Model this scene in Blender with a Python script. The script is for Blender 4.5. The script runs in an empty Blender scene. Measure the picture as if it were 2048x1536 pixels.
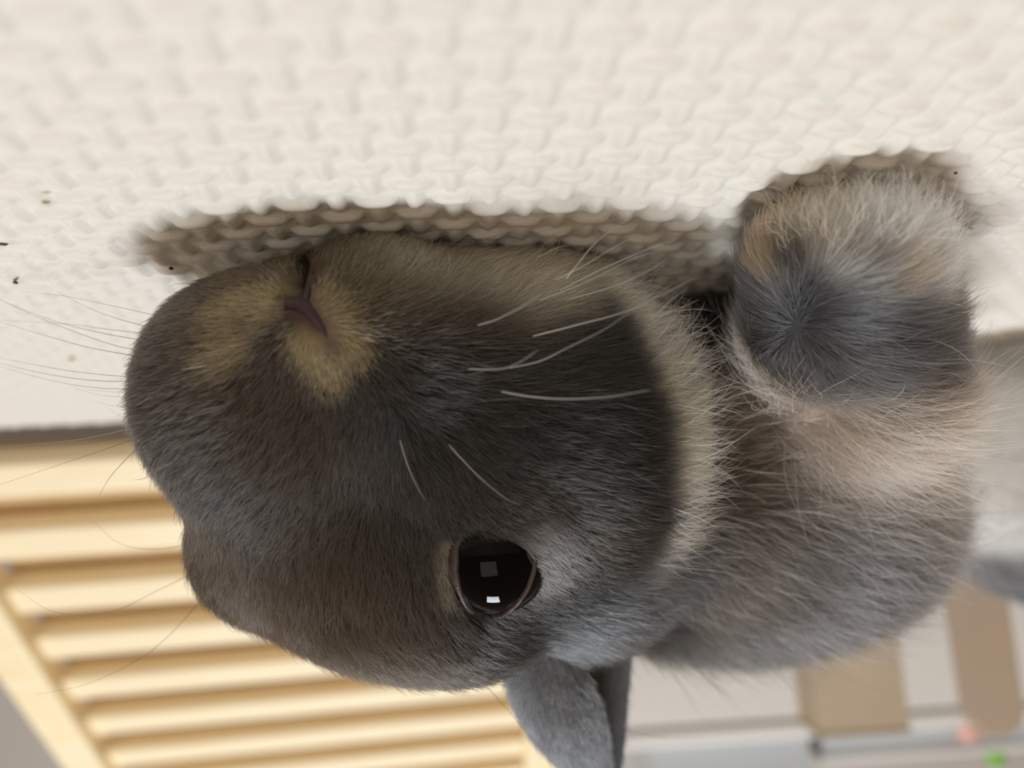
import bpy, bmesh, math
import numpy as np
from mathutils import Matrix, Vector

S = bpy.context.scene
COL = S.collection
rng = np.random.default_rng(7)

# ------------------------------------------------------------------ camera
# a phone lying almost on the mat, held upside down: 5 cm above the mat, tilted 8.3 degrees down
FPX, TH, RO, H = 1538.0, 0.1456, -0.0677, 0.05
Fv = np.array([0, math.cos(TH), -math.sin(TH)])
Uv = np.array([0, math.sin(TH), math.cos(TH)])
Xv = np.array([1.0, 0, 0])
IR = math.cos(RO) * (-Xv) - math.sin(RO) * Uv      # image right in the world
ID = math.sin(RO) * (-Xv) + math.cos(RO) * Uv      # image down in the world
CAM = np.array([0, 0, H])

def ray(px, py):
    return IR * ((px - 1024) / FPX) + ID * ((py - 768) / FPX) + Fv

def at(px, py, z_mm):
    """world point seen at a pixel, z_mm in front of the camera"""
    return CAM + ray(px, py) * (z_mm * 1e-3)

cam_d = bpy.data.cameras.new('camera')
cam = bpy.data.objects.new('camera', cam_d)
COL.objects.link(cam)
m = Matrix.Identity(4)
for i in range(3):
    m[i][0], m[i][1], m[i][2], m[i][3] = IR[i], -ID[i], -Fv[i], CAM[i]
cam.matrix_world = m
cam_d.sensor_width = 36
cam_d.lens = 36 * FPX / 2048
cam_d.clip_start = 0.002
cam_d.clip_end = 30
cam_d.dof.use_dof = True
cam_d.dof.focus_distance = 0.143
cam_d.dof.aperture_fstop = 7.6
S.camera = cam

# ------------------------------------------------------------------ world, lamps, exposure
W = bpy.data.worlds.new('world')
S.world = W
W.use_nodes = True
bg = W.node_tree.nodes['Background']
bg.inputs['Color'].default_value = (1.0, 0.68, 0.38, 1)
bg.inputs['Strength'].default_value = 0.22

def area_light(name, loc, target, size, power, color, size_y=None):
    d = bpy.data.lights.new(name, 'AREA')
    d.energy, d.color, d.size = power, color, size
    if size_y:
        d.shape, d.size_y = 'RECTANGLE', size_y
    o = bpy.data.objects.new(name, d)
    COL.objects.link(o)
    o.location = loc
    o.rotation_euler = (Vector(target) - Vector(loc)).to_track_quat('-Z', 'Y').to_euler()
    return o

area_light('ceiling_lamp', (0.20, 0.16, 2.0), (0, 0.15, 0), 0.55, 37, (0.90, 0.96, 1.0))

# added soft fill from behind the phone, brightens fur facing the lens
area_light('front_fill', (0.35, -1.5, 0.75), (0, 0.2, 0.05), 1.0, 5.5, (1.0, 0.93, 0.84), 0.9)

S.view_settings.view_transform = 'Standard'
S.view_settings.look = 'None'
S.view_settings.exposure = 0.0
S.view_settings.gamma = 1.0
S.view_settings.use_curve_mapping = False
S.cycles.use_denoising = True
S.cycles.max_bounces = 8
S.cycles.diffuse_bounces = 4
S.cycles.glossy_bounces = 3
S.cycles.transmission_bounces = 6
S.cycles.transparent_max_bounces = 8
S.cycles.sample_clamp_indirect = 4
S.cycles_curves.shape = 'RIBBONS'
S.cycles_curves.subdivisions = 2

# ------------------------------------------------------------------ helpers
def lin(r, g, b):
    f = lambda c: (c / 255 / 12.92) if c / 255 <= 0.04045 else ((c / 255 + 0.055) / 1.055) ** 2.4
    return (f(r), f(g), f(b))

def material(name, color, rough=0.6, spec=0.5, noise=None, bump=None, alpha=None, trans=0.0, attr=None, sheen=0.0):
    mt = bpy.data.materials.new(name)
    mt.use_nodes = True
    nt = mt.node_tree
    b = nt.nodes['Principled BSDF']
    b.inputs['Base Color'].default_value = (*color, 1)
    b.inputs['Roughness'].default_value = rough
    b.inputs['Specular IOR Level'].default_value = spec
    b.inputs['Transmission Weight'].default_value = trans
    b.inputs['Sheen Weight'].default_value = sheen
    tc = nt.nodes.new('ShaderNodeTexCoord')
    if attr:
        a = nt.nodes.new('ShaderNodeAttribute')
        a.attribute_name = attr
        nt.links.new(a.outputs['Color'], b.inputs['Base Color'])
    if noise:
        sc, c2, stretch = noise
        mp = nt.nodes.new('ShaderNodeMapping')
        mp.inputs['Scale'].default_value = stretch
        n = nt.nodes.new('ShaderNodeTexNoise')
        n.inputs['Scale'].default_value = sc
        n.inputs['Detail'].default_value = 5
        r = nt.nodes.new('ShaderNodeValToRGB')
        r.color_ramp.elements[0].position = 0.3
        r.color_ramp.elements[1].position = 0.7
        r.color_ramp.elements[0].color = (*color, 1)
        r.color_ramp.elements[1].color = (*c2, 1)
        nt.links.new(tc.outputs['Object'], mp.inputs['Vector'])
        nt.links.new(mp.outputs[0], n.inputs['Vector'])
        nt.links.new(n.outputs['Fac'], r.inputs[0])
        nt.links.new(r.outputs[0], b.inputs['Base Color'])
    if bump:
        sc, st, dist = bump
        n = nt.nodes.new('ShaderNodeTexNoise')
        n.inputs['Scale'].default_value = sc
        n.inputs['Detail'].default_value = 3
        bp = nt.nodes.new('ShaderNodeBump')
        bp.inputs['Strength'].default_value = st
        bp.inputs['Distance'].default_value = dist
        nt.links.new(tc.outputs['Object'], n.inputs['Vector'])
        nt.links.new(n.outputs['Fac'], bp.inputs['Height'])
        nt.links.new(bp.outputs[0], b.inputs['Normal'])
    return mt

def link(name, data, parent=None, mat=None):
    o = bpy.data.objects.new(name, data)
    COL.objects.link(o)
    if mat:
        data.materials.append(mat)
    if parent:
        o.parent = parent
        o.matrix_parent_inverse = parent.matrix_world.inverted()
    return o

def tag(o, label=None, cat=None, group=None, kind=None):
    for k, v in (('label', label), ('category', cat), ('group', group), ('kind', kind)):
        if v:
            o[k] = v
    return o

def empty(name, loc, rotz=0):
    o = bpy.data.objects.new(name, None)
    COL.objects.link(o)
    o.location = loc
    o.rotation_euler = (0, 0, rotz)
    bpy.context.view_layer.update()
    return o

def mesh_np(name, V, Fc, smooth=True):
    me = bpy.data.meshes.new(name)
    me.from_pydata([tuple(v) for v in V], [], [tuple(int(i) for i in f) for f in Fc])
    if smooth:
        me.polygons.foreach_set('use_smooth', [True] * len(me.polygons))
    me.update()
    return me

def rbox(bm, lo, hi, bev=0.001, seg=2, rot=None, origin=(0, 0, 0)):
    """bevelled box added to a bmesh"""
    lo, hi = Vector(lo), Vector(hi)
    r = bmesh.ops.create_cube(bm, size=1)
    vs = r['verts']
    d, c = hi - lo, (hi + lo) / 2
    for v in vs:
        v.co = Vector((v.co.x * d.x, v.co.y * d.y, v.co.z * d.z)) + c
    if bev:
        es = list({e for v in vs for e in v.link_edges})
        o = bmesh.ops.bevel(bm, geom=es, offset=bev, segments=seg, affect='EDGES', profile=0.5)
        vs = list({v for f in o['faces'] for v in f.verts} | {v for v in vs if v.is_valid})
    if rot is not None:
        for v in vs:
            v.co = rot @ (v.co - Vector(origin)) + Vector(origin)
    return vs

def bm_obj(name, bm, mat, parent=None, smooth=False):
    me = bpy.data.meshes.new(name)
    bmesh.ops.recalc_face_normals(bm, faces=bm.faces)
    bm.to_mesh(me)
    bm.free()
    if smooth:
        me.polygons.foreach_set('use_smooth', [True] * len(me.polygons))
    return link(name, me, parent, mat)

def tube_mesh(name, pts, r0, r1, sides=5, n=18):
    """tapered tube through control points (Catmull-Rom)"""
    P = np.array(pts, float)
    Q = np.vstack([2 * P[0] - P[1], P, 2 * P[-1] - P[-2]])
    out = []
    for i in range(len(P) - 1):
        k = max(2, int(n / (len(P) - 1)))
        for t in np.linspace(0, 1, k, endpoint=(i == len(P) - 2)):
            a, b, c, d = Q[i], Q[i + 1], Q[i + 2], Q[i + 3]
            out.append(.5 * (2 * b + (c - a) * t + (2 * a - 5 * b + 4 * c - d) * t * t + (3 * b - a - 3 * c + d) * t ** 3))
    out = np.array(out)
    T = np.gradient(out, axis=0)
    T /= np.linalg.norm(T, axis=1)[:, None] + 1e-12
    ref = np.array([0.3, 0.2, 0.93])
    A = np.cross(T, ref); A /= np.linalg.norm(A, axis=1)[:, None]
    B = np.cross(T, A)
    V, Fc = [], []
    N = len(out)
    for i in range(N):
        r = r0 + (r1 - r0) * (i / (N - 1)) ** 1.3
        for k in range(sides):
            a = 2 * math.pi * k / sides
            V.append(out[i] + r * (math.cos(a) * A[i] + math.sin(a) * B[i]))
    for i in range(N - 1):
        for k in range(sides):
            k2 = (k + 1) % sides
            Fc.append((i * sides + k, i * sides + k2, (i + 1) * sides + k2, (i + 1) * sides + k))
    Fc.append(tuple(range(sides))[::-1])
    Fc.append(tuple((N - 1) * sides + k for k in range(sides)))
    return mesh_np(name, V, Fc)

# ------------------------------------------------------------------ setting
M_floor = material('floor_vinyl', (0.42, 0.36, 0.30), 0.5, noise=(3, (0.48, 0.42, 0.35), (1, 8, 1)))
M_wall = material('wall_paper', (0.80, 0.78, 0.77), 0.9, 0.2, bump=(180, 0.2, 0.001))
M_trim = material('painted_trim', (0.75, 0.74, 0.72), 0.5)

bm = bmesh.new()
rbox(bm, (-2.0, -0.8, -0.05), (2.0, 1.9, -0.0105), 0)
tag(bm_obj('floor', bm, M_floor), kind='structure')
bm = bmesh.new()
rbox(bm, (-2.0, 1.9, -0.05), (2.0, 2.0, 2.4), 0)
tag(bm_obj('wall_back', bm, M_wall), kind='structure')
bm = bmesh.new()
rbox(bm, (-2.0, 1.888, -0.0105), (2.0, 1.9, 0.06), 0.002)
tag(bm_obj('baseboard_back', bm, M_trim), kind='structure')

# ------------------------------------------------------------------ foam mat with moulded basket weave
PER, YAW, GX0, GY0 = 0.2586 * H, 0.065, 0.8662 * H, 1.4071 * H
MAT_ANG = 0.10
def grid_coord(x, y):
    dx, dy = x - GX0, y - GY0
    c = (-dx * math.cos(YAW) + dy * math.sin(YAW)) / PER
    r = (dx * math.sin(YAW) + dy * math.cos(YAW)) / (PER / 2)
    return c, r

def pill(u, v, a, b, p=2.6):
    """rounded strand: 1 in the middle, 0 on the outline"""
    q = np.abs(u / a) ** p + np.abs(v / b) ** p
    return np.sqrt(np.clip(1 - q, 0, 1))

def weave(x, y):
    c, r = grid_coord(x, y)
    h = np.zeros_like(c)
    r0 = np.round(r)
    for dr in (-1, 0, 1):
        rr = r0 + dr
        off = 0.5 * (np.mod(rr, 2))
        cc = np.round(c - off) + off
        h = np.maximum(h, pill(c - cc, (r - rr) / 2, 0.285, 0.135) * 1.0)
        cv = np.round(c - off - .5) + off + .5
        h = np.maximum(h, pill(c - cv, (r - rr) / 2, 0.115, 0.31) * 0.85)
    return h

nx, ny = 640, 600
xs = np.linspace(-0.26, 0.30, nx)
ys = np.concatenate([np.linspace(0.03, 0.27, 400), np.linspace(0.2715, 0.4, ny - 400)])
Xg, Yg = np.meshgrid(xs, ys)
hz = weave(Xg, Yg)
lo = np.sin(Xg * 61 + Yg * 23) * np.sin(Yg * 47 - Xg * 17) * 0.00025
Zg = -0.0013 + hz * 0.0014 + lo
# row 0 of the far edge follows the mat's slanted border
edge = 0.398 - (Xg - 0.1) * 0.12
Ymat = np.where(Yg > 0.3, 0.3 + (Yg - 0.3) * (edge - 0.3) / 0.1, Yg)
rr_ = np.clip((edge - Ymat) / 0.004, 0, 1)
Zg = Zg * rr_ + (-0.0022) * (1 - rr_) ** 2
V = np.stack([Xg, Ymat, Zg], -1).reshape(-1, 3)
idx = np.arange(nx * ny).reshape(ny, nx)
q = np.stack([idx[:-1, :-1], idx[:-1, 1:], idx[1:, 1:], idx[1:, :-1]], -1).reshape(-1, 4)
# skirt of the mat
border = np.concatenate([idx[0, :], idx[1:, -1], idx[-1, -2::-1], idx[-2:0:-1, 0]])
nb = len(border)
Vb = V[border].copy(); Vb[:, 2] = -0.0104
base = len(V)
V = np.vstack([V, Vb])
k = np.arange(nb)
qs = np.stack([border, base + k, base + (k + 1) % nb, np.roll(border, -1)], -1)
Q = np.vstack([q, qs]).astype(np.int32)
me = bpy.data.meshes.new('foam_mat')
me.vertices.add(len(V)); me.vertices.foreach_set('co', V.astype(np.float32).ravel())
me.loops.add(Q.size); me.loops.foreach_set('vertex_index', Q.ravel())
me.polygons.add(len(Q)); me.polygons.foreach_set('loop_start', np.arange(0, Q.size, 4, dtype=np.int32))
me.polygons.foreach_set('use_smooth', np.ones(len(Q), bool))
me.update(calc_edges=True)
M_mat = material('cream_foam', lin(224, 218, 209), 0.6, 0.3, bump=(900, 0.35, 0.0006))
b = M_mat.node_tree.nodes['Principled BSDF']
b.inputs['Subsurface Weight'].default_value = 0.0
tag(link('foam_mat', me, None, M_mat), 'large cream foam floor mat with a moulded basket weave surface', 'mat')

# ------------------------------------------------------------------ crumbs on the mat
def ground(px, py):
    d = ray(px, py)
    t = -CAM[2] / d[2]
    return CAM + d * t

def crumb(px, py, sx, sy, col, label, seed, bend=0.0):
    p = ground(px, py)
    r = np.random.default_rng(seed)
    bm = bmesh.new()
    bmesh.ops.create_icosphere(bm, subdivisions=2, radius=1)
    ang = r.uniform(-.6, .6)
    for v in bm.verts:
        j = 1 + r.normal(0, .12)
        x, y, z = v.co.x * sx * j, v.co.y * sy * j, v.co.z * min(sx, sy) * .7 * j
        y += bend * (x / sx) ** 2 * sx
        v.co = (x * math.cos(ang) - y * math.sin(ang), x * math.sin(ang) + y * math.cos(ang), z)
    o = bm_obj('crumb', bm, material('crumb_bit', col, 0.8), None, True)
    o.location = (p[0], p[1], 0.0002)
    tag(o, label, 'crumb')

crumb(92, 402, .0006, .0004, lin(170, 145, 95), 'tan crumb on the blurred near mat left of the muzzle, nearest the camera', 1)
crumb(4, 486, .0009, .0004, lin(95, 70, 55), 'dark brown crumb on the mat at the very left picture edge', 2)
crumb(143, 716, .0008, .0010, lin(175, 145, 90), 'tan crumb on the far mat between the rabbit whiskers', 3)
crumb(1941, 455, .0005, .00025, lin(70, 75, 40), 'hooked dark olive crumb on the mat to the right of the paw', 4, .9)
crumb(342, 535, .0005, .0005, lin(60, 35, 25), 'tiny dark speck on the mat just in front of the muzzle shadow', 5)
crumb(1911, 344, .0003, .0003, lin(90, 75, 60), 'tiny brown speck on the mat above and right of the paw', 6)
crumb(31, 563, .0005, .0005, lin(80, 65, 50), 'tiny brown speck on the mat under the lowest left whiskers', 8)

# ------------------------------------------------------------------ slatted wooden ramp
def wood(name, c1, c2, sc=14):
    return material(name, c1, 0.45, 0.4, noise=(sc, c2, (1.2, 14, 14)), bump=(220, 0.08, 0.0004))
M_wood = wood('pale_pine', lin(248, 234, 202), lin(244, 224, 186))
M_wood2 = wood('pale_pine_rail', lin(250, 236, 204), lin(244, 220, 174))
PSI, ELEV = math.radians(6.5), math.radians(42.5)
ramp_w, rail_w, n_slats = 0.358, 0.031, 10
pitch = 0.0560
foot = np.array([0.331, 0.410, -0.0105])
ramp = empty('slatted_ramp', tuple(foot), 0)
tag(ramp, 'pale pine slatted ramp leaning back behind the mat', 'ramp')
sl = np.array([-math.cos(PSI), math.sin(PSI), 0])              # along a slat, to the picture's right
back = np.array([math.sin(PSI), math.cos(PSI), 0])
up = back * math.cos(ELEV) + np.array([0, 0, math.sin(ELEV)])  # up the ramp
nor = np.cross(sl, up); nor = nor if nor[1] < 0 else -nor      # out of the ramp, to the viewer
Rm = Matrix(((sl[0], up[0], nor[0]), (sl[1], up[1], nor[1]), (sl[2], up[2], nor[2])))
def ramp_obj(name, bm, mat, o, smooth=False):
    ob = bm_obj(name, bm, mat, None, smooth)
    ob.matrix_world = Matrix.Translation(Vector(foot + sl * o[0] + up * o[1] + nor * o[2])) @ Rm.to_4x4()
    ob.parent = ramp
    ob.matrix_parent_inverse = ramp.matrix_world.inverted()
    return ob
L_r = pitch * n_slats + 0.055
for s in (0, 1):
    bm = bmesh.new()
    rbox(bm, (-rail_w / 2, 0, -0.012), (rail_w / 2, L_r, 0.012), 0.003, 3)
    ramp_obj('side_rail', bm, M_wood2, (-rail_w / 2 + 0.001 if s == 0 else ramp_w + rail_w / 2 - 0.001, 0, 0))
# flat thick slats with gaps between them, screwed on a backing sheet
bm = bmesh.new()
rbox(bm, (-0.006, -0.0145, -0.015), (ramp_w + 0.006, 0.0145, 0.001), 0.004, 4)
first = None
for i in range(n_slats):
    pos = (0, 0.048 + pitch * i, -0.001)
    if first is None:
        first = ramp_obj('slat', bm, M_wood, pos)
    else:
        c = first.copy()
        COL.objects.link(c)
        c.parent = ramp
        c.matrix_world = Matrix.Translation(Vector(foot + sl * pos[0] + up * pos[1] + nor * pos[2])) @ Rm.to_4x4()
# front kick board and backing board
bm = bmesh.new(); rbox(bm, (0, 0.036, -0.0165), (ramp_w, L_r, -0.0125), 0.0005)
ramp_obj('backing_board', bm, wood('pine_back', lin(214, 184, 138), lin(200, 168, 122)), (0, 0, -0.003))

# ------------------------------------------------------------------ things behind the rabbit
def boxed(name, px0, px1, py_top, z, depth, mat, parent=None, bev=0.003, z0=-0.0105, shift=(0, 0)):
    """an upright box standing on the floor whose front spans the given pixel columns at depth z"""
    a, b = at(px0, py_top, z), at(px1, py_top, z)
    top = (a[2] + b[2]) / 2
    bm = bmesh.new()
    rbox(bm, (min(a[0], b[0]), a[1] + shift[0], z0), (max(a[0], b[0]), a[1] + shift[0] + depth, top), bev, 3)
    return bm_obj(name, bm, mat, parent), (min(a[0], b[0]), max(a[0], b[0]), a[1], top)

M_white = material('white_plastic', (0.92, 0.91, 0.90), 0.4)
M_card = material('beige_card', lin(214, 198, 176), 0.85, 0.2, noise=(30, lin(208, 191, 168), (1, 1, 1)))
M_board = material('beige_board', lin(206, 186, 164), 0.7, 0.2, noise=(20, lin(200, 184, 170), (1, 1, 1)))
M_clear = material('clear_plastic', (0.86, 0.90, 0.94), 0.25, 0.5, trans=0.45)

# low white cabinet: body with a top plate and two doors
cab = empty('cabinet', (-0.36, 0.92, -0.0105))
tag(cab, 'low white cabinet behind the rabbit with a clear bin on top', 'cabinet')
x0, x1, yc, zt = -0.72, 0.02, 0.90, 0.335
bm = bmesh.new(); rbox(bm, (x0 + .004, yc + .016, -0.0105), (x1 - .004, yc + .30, zt - .018), 0.002)
bm_obj('carcass', bm, M_white, cab)
bm = bmesh.new(); rbox(bm, (x0, yc, zt - .018), (x1, yc + .31, zt), 0.004, 3)
bm_obj('top_plate', bm, M_white, cab)
for k in range(2):
    w = (x1 - x0 - .012) / 2
    bm = bmesh.new()
    rbox(bm, (x0 + .005 + k * (w + .002), yc + .002, 0.01), (x0 + .005 + k * (w + .002) + w, yc + .0165, zt - .022), 0.002)
    bm_obj('door', bm, M_white, cab)

# cardboard box with lid flaps
bx, d = boxed('carton', 1640, 1822, 1468, 640, 0.05, M_card, bev=0.0015)
bx.name = 'carton_body'
root = empty('carton', ((d[0] + d[1]) / 2, d[2] + .02, -0.0105))
bx.parent = root; bx.matrix_parent_inverse = root.matrix_world.inverted()
bm = bmesh.new(); rbox(bm, (d[0] - .001, d[2] - .001, d[3] - .001), (d[1] + .001, d[2] + .0245, d[3] + .001), .0004)
bm_obj('flap', bm, M_card, root)
bm = bmesh.new(); rbox(bm, (d[0] - .001, d[2] + .0255, d[3] - .001), (d[1] + .001, d[2] + .051, d[3] + .001), .0004)
bm_obj('flap', bm, M_card, root)
tag(root, 'tall plain beige cardboard carton standing behind the rabbit back', 'box')

# rounded-top board
a, b_ = at(1946, 1480, 600), at(2062, 1480, 600)
w = abs(a[0] - b_[0]); cx = (a[0] + b_[0]) / 2; top = a[2]
bm = bmesh.new()
outl = []
for t in np.linspace(0, math.pi, 20):
    outl.append((math.cos(t) * w / 2, top - w / 2 * .75 + math.sin(t) * w / 2 * .75))
outl += [(-w / 2 * 1.12, -0.0105), (w / 2 * 1.12, -0.0105)]
f0 = bm.faces.new([bm.verts.new((cx + x, a[1], z)) for x, z in outl])
r = bmesh.ops.extrude_face_region(bm, geom=[f0])
for v in [g for g in r['geom'] if isinstance(g, bmesh.types.BMVert)]:
    v.co.y += 0.016
bmesh.ops.bevel(bm, geom=[e for e in bm.edges if abs(e.verts[0].co.y - e.verts[1].co.y) < 1e-6], offset=0.003, segments=2, affect='EDGES')
tag(bm_obj('rounded_board', bm, M_board, None, False), 'upright beige board with a rounded top at the right picture edge', 'board')

# clear bins on the cabinet
def clear_bin(x0, x1, y0, y1, z0, z1, label):
    root = empty('clear_bin', ((x0 + x1) / 2, (y0 + y1) / 2, z0))
    t = 0.002
    bm = bmesh.new()
    rbox(bm, (x0, y0, z0), (x1, y1, z0 + t), 0)
    rbox(bm, (x0, y0, z0 + t), (x0 + t, y1, z1), 0)
    rbox(bm, (x1 - t, y0, z0 + t), (x1, y1, z1), 0)
    rbox(bm, (x0 + t, y0, z0 + t), (x1 - t, y0 + t, z1), 0)
    rbox(bm, (x0 + t, y1 - t, z0 + t), (x1 - t, y1, z1), 0)
    bm_obj('tub', bm, M_clear, root)
    bm = bmesh.new(); rbox(bm, (x0 - .004, y0 - .004, z1), (x1 + .004, y1 + .004, z1 + .006), .002)
    bm_obj('lid', bm, M_white, root)
    tag(root, label, 'storage bin')
clear_bin(-0.31, -0.13, 0.93, 1.13, 0.335, 0.46, 'clear plastic storage bin on the cabinet nearer the ear')
clear_bin(-0.70, -0.33, 0.945, 1.13, 0.335, 0.3716, 'clear plastic storage bin on the cabinet nearer the green ball')

# green ball on the low bin, peach cup in front of it
d_ = ray(1990, 1513)
bm = bmesh.new(); bmesh.ops.create_icosphere(bm, subdivisions=3, radius=0.011)
gb = bm_obj('ball', bm, material('ball_paint', lin(120, 190, 50), .35), None, True)
gb.location = (d_[0] / d_[1] * 0.962, 0.962, 0.3776 + 0.0112)
tag(gb, 'small bright green ball resting on the low clear bin beside the rounded board', 'ball')
bm = bmesh.new()
bmesh.ops.create_cone(bm, cap_ends=True, segments=28, radius1=0.009, radius2=0.0125, depth=0.018)
bmesh.ops.delete(bm, geom=[f for f in bm.faces if f.calc_center_median().z > 0.0089], context='FACES')
cup = bm_obj('cup', bm, material('peach_plastic', lin(236, 180, 165), 0.4), None, True)
sd = cup.modifiers.new('wall', 'SOLIDIFY'); sd.thickness = 0.001
dc = ray(1934, 1448)
cup.location = (dc[0] / dc[1] * 0.921, 0.921, 0.3443)
tag(cup, 'small peach pink cup on the cabinet edge below the green ball', 'cup')

# ------------------------------------------------------------------ RABBIT: blended body
# (pixel x, pixel y, depth mm, radius right, radius down, radius deep, tilt deg in the picture plane)
BL = [
    # head
    (1072, 870, 146, 31, 31, 27, 0), (790, 1085, 150, 31, 23.5, 26, 14), (553, 800, 133, 22.5, 20.5, 20, 0),
    (800, 700, 132, 19, 15.5, 16, 0), (840, 850, 143, 22, 19, 20, 0), (960, 640, 148, 26, 10.5, 20, -5), (537, 1085, 150, 13, 13.5, 15, 0),
    (900, 1245, 141, 12, 7, 9, 20), (615, 665, 119, 7.5, 8, 7, 20), (525, 668, 130, 14.5, 8.5, 12, -14),
    (1150, 1110, 158, 22, 20, 20, 0), (735, 595, 125, 10, 8, 9, -8), (595, 950, 140, 17, 17, 17, 0),
    # neck, chest, shoulders
    (1380, 960, 172, 20, 27, 23, 0), (1600, 960, 179, 27, 32, 26, 0), (1500, 1110, 192, 40, 22, 28, -12),
    (1680, 900, 178, 17, 32, 22, 0), (1700, 1030, 196, 18, 20, 28, 0),
    # rear of the body
    (2250, 1050, 335, 80, 38, 45, 0), (2170, 700, 318, 62, 62, 56, 0), (2030, 950, 287, 40, 39, 40, 0), (1660, 985, 235, 31, 33, 38, 0),
    # near foreleg
    (1668, 635, 143, 15.5, 13.5, 14.5, 0), (1680, 515, 132, 15, 10.5, 14, 0), (1730, 750, 160, 15, 18, 21, 0),
    (1630, 745, 166, 14, 15, 18, 0), (1768, 600, 148, 8, 12, 12, 0),
    # far foreleg
    (1400, 690, 192, 11, 15, 12, 0), (1560, 700, 190, 16, 16, 14, 0),
]
CUT = [  # grooves: (x0,y0,z0, x1,y1,z1, radius mm)
    (612, 600, 111.5, 622, 515, 124, .6), (596, 606, 110.5, 664, 694, 110.5, 1.0), (612, 604, 110, 570, 598, 113, .7),
]
bc, bR, br = [], [], []
HS = 1.13                      # head and trunk sit this much deeper than the near paw
def deep(k, z):
    return HS if k < 22 or k > 26 else 1.06
for k_, (x, y, z, a, b, c, tl) in enumerate(BL):
    f_ = deep(k_, z)
    z, a, b, c = z * f_, a * f_, b * f_, c * f_
    bc.append(at(x, y, z))
    t = math.radians(tl)
    e1 = IR * math.cos(t) + ID * math.sin(t)
    e2 = -IR * math.sin(t) + ID * math.cos(t)
    bR.append(np.array([e1, e2, Fv])); br.append(np.array([a, b, c]) * 1e-3)
bc, bR, br = np.array(bc), np.array(bR), np.array(br)
cutA = np.array([at(c[0], c[1], c[2] * HS) for c in CUT]); cutB = np.array([at(c[3], c[4], c[5] * HS) for c in CUT]); cutr = np.array([c[6] for c in CUT]) * 1e-3
EYE_C, EYE_R = None, 0.0112

def sdf(P, cuts=True):
    K = 0.0035
    acc = np.zeros(len(P))
    for i in range(len(bc)):
        q = (P - bc[i]) @ bR[i].T
        k0 = np.linalg.norm(q / br[i], axis=1)
        k1 = np.linalg.norm(q / (br[i] ** 2), axis=1) + 1e-9
        d = k0 * (k0 - 1) / k1
        acc += np.exp(-np.clip(d, -0.05, 0.15) / K)
    d = -K * np.log(acc)
    if cuts:
        for a, b, r in zip(cutA, cutB, cutr):
            ab = b - a
            t = np.clip(((P - a) @ ab) / (ab @ ab), 0, 1)
            dc = r - np.linalg.norm(P - a - t[:, None] * ab, axis=1)
            kk = 0.0012
            hh = np.clip(0.5 + 0.5 * (d + 0 - (dc)) / kk * -1, 0, 1)
            d = d * (1 - hh) + dc * hh + kk * hh * (1 - hh)
    return d

def grad(P, cuts=True, e=2e-4):
    g = np.stack([sdf(P + np.eye(3)[i] * e, cuts) - sdf(P - np.eye(3)[i] * e, cuts) for i in range(3)], 1)
    return g / (np.linalg.norm(g, axis=1)[:, None] + 1e-12)

bm = bmesh.new()
for i in range(len(bc)):
    r = bmesh.ops.create_icosphere(bm, subdivisions=4, radius=1)
    M3 = Matrix([tuple(v) for v in bR[i].T])
    for v in r['verts']:
        v.co = M3 @ Vector((v.co.x * br[i][0], v.co.y * br[i][1], v.co.z * br[i][2])) + Vector(bc[i])
tmp = bpy.data.meshes.new('tmp'); bm.to_mesh(tmp); bm.free()
to = bpy.data.objects.new('tmp', tmp); COL.objects.link(to)
md = to.modifiers.new('r', 'REMESH'); md.mode = 'VOXEL'; md.voxel_size = 0.0011
dg = bpy.context.evaluated_depsgraph_get()
body_me = bpy.data.meshes.new_from_object(to.evaluated_get(dg))
bpy.data.objects.remove(to); bpy.data.meshes.remove(tmp)
nv = len(body_me.vertices)
BV = np.empty(nv * 3, np.float32); body_me.vertices.foreach_get('co', BV); BV = BV.reshape(-1, 3).astype(float)
for _ in range(5):
    g = grad(BV, True, 3e-4)
    BV -= g * np.clip(sdf(BV), -0.003, 0.003)[:, None] * 0.8
BV[:, 2] = np.maximum(BV[:, 2], 0.0008)
body_me.vertices.foreach_set('co', BV.astype(np.float32).ravel())
body_me.polygons.foreach_set('use_smooth', [True] * len(body_me.polygons))
body_me.update()

def hit(px, py):
    """first surface point of the body along a pixel ray"""
    px, py = np.atleast_1d(px).astype(float), np.atleast_1d(py).astype(float)
    D = np.array([ray(a, b) for a, b in zip(px, py)])
    D /= np.linalg.norm(D, axis=1)[:, None]
    t = np.full(len(D), 0.07)
    best, bt = np.full(len(D), 9.0), t.copy()
    for _ in range(90):
        d = sdf(CAM + D * t[:, None], False)
        m_ = d < best
        best[m_], bt[m_] = d[m_], t[m_]
        t = np.minimum(t + np.clip(d, -0.002, 0.02) * 0.6, 0.5)
    return CAM + D * bt[:, None]

APER = [(921, 1085), (918, 1120), (920, 1160), (930, 1196), (946, 1222), (966, 1236), (990, 1233), (1016, 1218), (1040, 1192),
        (1057, 1160), (1065, 1128), (1062, 1098), (1048, 1072), (1024, 1056), (996, 1051), (965, 1056), (940, 1066)]
apH = hit([p[0] for p in APER], [p[1] for p in APER])
_c0 = apH.mean(0)
_n0 = grad(_c0[None], False, 2e-3)[0]
_toc = (CAM - _c0) / np.linalg.norm(CAM - _c0)
_n0 = _n0 * .6 + _toc * .4; _n0 /= np.linalg.norm(_n0)
EYE_C = _c0 - _n0 * 0.0068
E2D = -IR * .55 + Fv * .80 + ID * .05; E2D /= np.linalg.norm(E2D)
EYE2_C = bc[6] + E2D * 0.0085
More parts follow.
